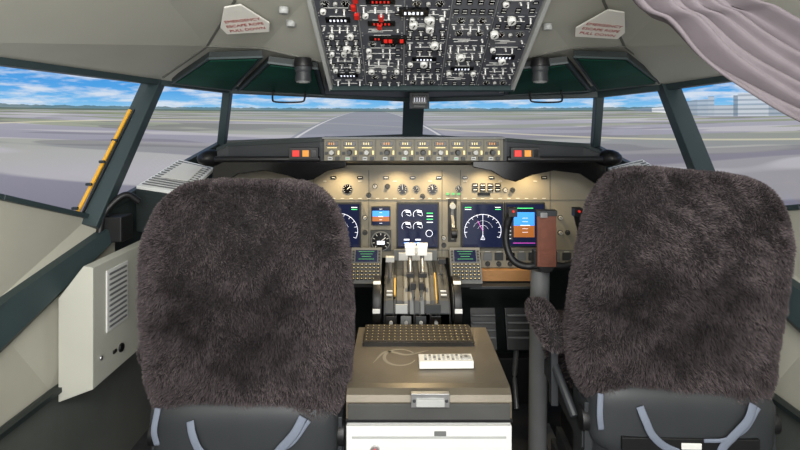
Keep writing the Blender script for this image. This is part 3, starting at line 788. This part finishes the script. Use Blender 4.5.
def furmesh(name,V,F,n,length,seed=1,patchy=1.0):
    r=np.random.default_rng(seed)
    tri=np.concatenate([F[:,[0,1,2]],F[:,[0,2,3]]])
    A,B,Cc=V[tri[:,0]],V[tri[:,1]],V[tri[:,2]]
    N=np.cross(B-A,Cc-A); ar=np.linalg.norm(N,axis=1)/2
    ctr=V.mean(0); fc=(A+B+Cc)/3
    VN=np.zeros_like(V)
    sgn=np.sign(((fc-ctr)*N).sum(1)); N=N*np.where(sgn==0,1,sgn)[:,None]
    for k_ in range(3): np.add.at(VN,tri[:,k_],N)
    VN/=np.linalg.norm(VN,axis=1)[:,None]+1e-12
    idx=r.choice(len(tri),n,p=ar/ar.sum()); u=r.random(n);v=r.random(n); fl=u+v>1; u[fl]=1-u[fl]; v[fl]=1-v[fl]
    w0=(1-u-v)[:,None];u=u[:,None];v=v[:,None]
    P=w0*A[idx]+u*B[idx]+v*Cc[idx]; NN=w0*VN[tri[idx,0]]+u*VN[tri[idx,1]]+v*VN[tri[idx,2]]; NN/=np.linalg.norm(NN,axis=1)[:,None]+1e-12
    sw=swirl(P); pt=patch(P)*patchy
    d=NN*1.0+np.array([0,0,-.20])+sw*.36+r.normal(0,.18,(n,3)); d/=np.linalg.norm(d,axis=1)[:,None]
    Ln=(length*(.75+.4*r.random(n)))[:,None]
    side=np.cross(d,r.normal(0,1,(n,3))); side/=np.linalg.norm(side,axis=1)[:,None]; side*=.0010
    P=P-NN*.002
    mid=P+d*Ln*.5; tip=P+d*Ln*.95+np.array([0,0,-1])*Ln*.15+sw*Ln*.12
    out=np.stack([P-side,P+side,mid+side*.9,mid-side*.9,tip],1).reshape(-1,3)
    b0=np.arange(n)*5
    quads=np.stack([b0,b0+1,b0+2,b0+3],1); tris=np.stack([b0+3,b0+2,b0+4],1)
    me=bpy.data.meshes.new(name); me.vertices.add(len(out)); me.vertices.foreach_set('co',out.astype(np.float32).ravel())
    loops=np.concatenate([quads.ravel(),tris.ravel()]); me.loops.add(len(loops)); me.loops.foreach_set('vertex_index',loops.astype(np.int32))
    ls=np.concatenate([np.arange(n)*4,4*n+np.arange(n)*3]); me.polygons.add(2*n); me.polygons.foreach_set('loop_start',ls.astype(np.int32))
    me.update(calc_edges=True); me.validate()
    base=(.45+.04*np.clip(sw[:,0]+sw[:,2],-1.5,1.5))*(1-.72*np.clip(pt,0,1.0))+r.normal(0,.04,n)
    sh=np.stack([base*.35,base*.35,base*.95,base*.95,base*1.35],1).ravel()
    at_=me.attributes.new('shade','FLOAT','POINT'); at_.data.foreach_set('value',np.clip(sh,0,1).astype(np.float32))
    me.materials.append(furm); return me
def tomesh(nm,V,F,m):
    me=bpy.data.meshes.new(nm); me.from_pydata([tuple(p_) for p_ in V],[],[tuple(int(q) for q in f_) for f_ in F]); me.materials.append(m)
    me.polygons.foreach_set('use_smooth',[True]*len(me.polygons)); return me
V,F=superq(.266,.075,.314,.5,.38)
zz=V[:,2]/.314; V[:,0]*=1-.14*np.clip(zz+.05,0,1.1)**2-.05*np.clip(-zz-.1,0,1)**2
V[:,1]+= .010*np.sin(V[:,0]*9)*np.cos(V[:,2]*8)-.01*np.sin(V[:,2]*14)+.006*np.sin(V[:,0]*37+2*np.sin(V[:,2]*21))*np.sin(V[:,2]*33+1)
backmesh=tomesh('seat_back_cover',V,F,furbase)
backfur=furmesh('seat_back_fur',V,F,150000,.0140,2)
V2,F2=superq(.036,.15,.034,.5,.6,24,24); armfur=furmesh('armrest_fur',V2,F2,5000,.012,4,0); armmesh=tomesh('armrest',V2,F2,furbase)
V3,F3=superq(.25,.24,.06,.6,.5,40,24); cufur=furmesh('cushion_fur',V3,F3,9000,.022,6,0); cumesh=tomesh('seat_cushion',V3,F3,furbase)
V4,F4=superq(.238,.085,.10,.45,.45,60,30); shellmesh=tomesh('lower_shell',V4,F4,dgrey)
def seat(x,y,zc,rot,tilt=0):
    e_=bpy.data.objects.new('pilot_seat',None); sc.collection.objects.link(e_); e_.location=(x,y,0); e_.rotation_euler=(0,0,rot)
    def ch(me,nm,loc,r=(0,0,0)):
        o_=bpy.data.objects.new(nm,me); sc.collection.objects.link(o_); o_.parent=e_; o_.location=loc; o_.rotation_euler=r
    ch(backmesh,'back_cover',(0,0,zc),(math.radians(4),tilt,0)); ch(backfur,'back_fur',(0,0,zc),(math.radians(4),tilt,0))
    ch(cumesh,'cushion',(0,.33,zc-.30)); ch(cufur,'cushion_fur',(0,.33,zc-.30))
    ch(armmesh,'armrest',(-.292,.20,zc-.165)); ch(armfur,'armrest_fur',(-.292,.20,zc-.165))
    z0=zc-.290
    ch(shellmesh,'lower_shell',(0,.015,z0-.035),(0,tilt*.6,0))
    f=MB('frame')
    f.box((0,-.069,z0-.075),(.34,.012,.035),black)
    for s in (-1,1): f.cyl((s*.243,.0,z0-.05),.032,.02,black,'X',20); f.box((s*.235,.22,z0-.10),(.03,.46,.05),dgrey); f.box((s*.236,.03,z0-.10),(.02,.10,.20),dgrey)
    f.box((0,.30,z0-.12),(.44,.46,.04),dgrey); f.box((0,.30,z0-.25),(.34,.36,.24),black)
    f.box((-.29,.12,z0+.03),(.02,.03,.22),dgrey); f.tube([(-.26,.02,z0-.06),(-.29,.12,z0+.04)],.012,dgrey)
    f.box((0,.25,.09),(.38,.44,.14),dgrey); f.box((0,.12,.26),(.40,.03,.22),dgrey)
    for s in (-1,1): f.box((s*.17,.25,.012),(.045,.95,.024),metal); f.box((s*.17,.25,.06),(.06,.5,.08),dgrey)
    f.box((.0,-.077,z0-.075),(.05,.004,.016),white)
    f.build(bevel=.006,parent=e_)
    st=MB('belts')
    st.tube(curve([(-.125,-.072,z0+.02),(-.115,-.082,z0-.01),(-.095,-.082,z0-.05),(-.05,-.075,z0-.085),(.02,-.07,z0-.10)]),.010,strapm,10,flat=.002,up=(0,1,0))
    st.tube(curve([(.155,-.072,z0+.03),(.135,-.082,z0-.005),(.10,-.082,z0-.045),(.075,-.078,z0-.08),(.07,-.07,z0-.14)]),.011,strapm,10,flat=.002,up=(0,1,0))
    st.tube(curve([(.17,-.07,z0+.02),(.13,-.080,z0-.03),(.08,-.080,z0-.055),(.03,-.078,z0-.06)]),.005,strapm,10,flat=.002,up=(0,1,0))
    st.tube(curve([(-.215,-.05,z0+.04),(-.22,-.06,z0-.01),(-.215,-.055,z0-.05)]),.008,strapm,10,flat=.002,up=(0,1,0))
    st.build(parent=e_)
    return e_
seat(-.395,1.36,.774,0.0); seat(.730,1.375,.800,-.03,math.radians(4.5))

# ---------------- lights
def area(name,loc,size,power,target,col=(1,.985,.955)):
    l=bpy.data.lights.new(name,'AREA'); l.shape='RECTANGLE'; l.size=size[0]; l.size_y=size[1]; l.energy=power; l.color=col
    o_=bpy.data.objects.new(name,l); sc.collection.objects.link(o_); o_.location=loc
    o_.rotation_euler=(Vector(target)-Vector(loc)).to_track_quat('-Z','Y').to_euler()
area('cabin_dome_light',(0.05,-.35,1.85),(1.2,.5),38,(0.05,1.6,.9))
area('rear_fill_light',(0.05,-.9,1.1),(1.6,1.0),31,(0.05,1.6,1.4))  # unseen fill added behind the camera to brighten the overhead panel
for i,x in enumerate((-.22,-.01,.14,.33,.5)):
    l=bpy.data.lights.new('panel_flood_light','SPOT'); l.energy=2.4; l.color=(1,.76,.42); l.spot_size=math.radians(130); l.spot_blend=.9; l.shadow_soft_size=.01
    o_=bpy.data.objects.new('panel_flood_light',l); sc.collection.objects.link(o_); o_.location=(x,2.0,1.065); o_.rotation_euler=(math.radians(14),0,0)
l=bpy.data.lights.new('pedestal_flood_light','SPOT'); l.energy=9; l.color=(1,.78,.46); l.spot_size=math.radians(70); l.spot_blend=.6; l.shadow_soft_size=.02
o_=bpy.data.objects.new('pedestal_flood_light',l); sc.collection.objects.link(o_); o_.location=(.06,1.80,1.10); o_.rotation_euler=(math.radians(-14),0,0)
wd=bpy.data.worlds.new('world'); sc.world=wd; wd.use_nodes=True; wd.node_tree.nodes['Background'].inputs[0].default_value=(.95,.97,1,1); wd.node_tree.nodes['Background'].inputs[1].default_value=.9
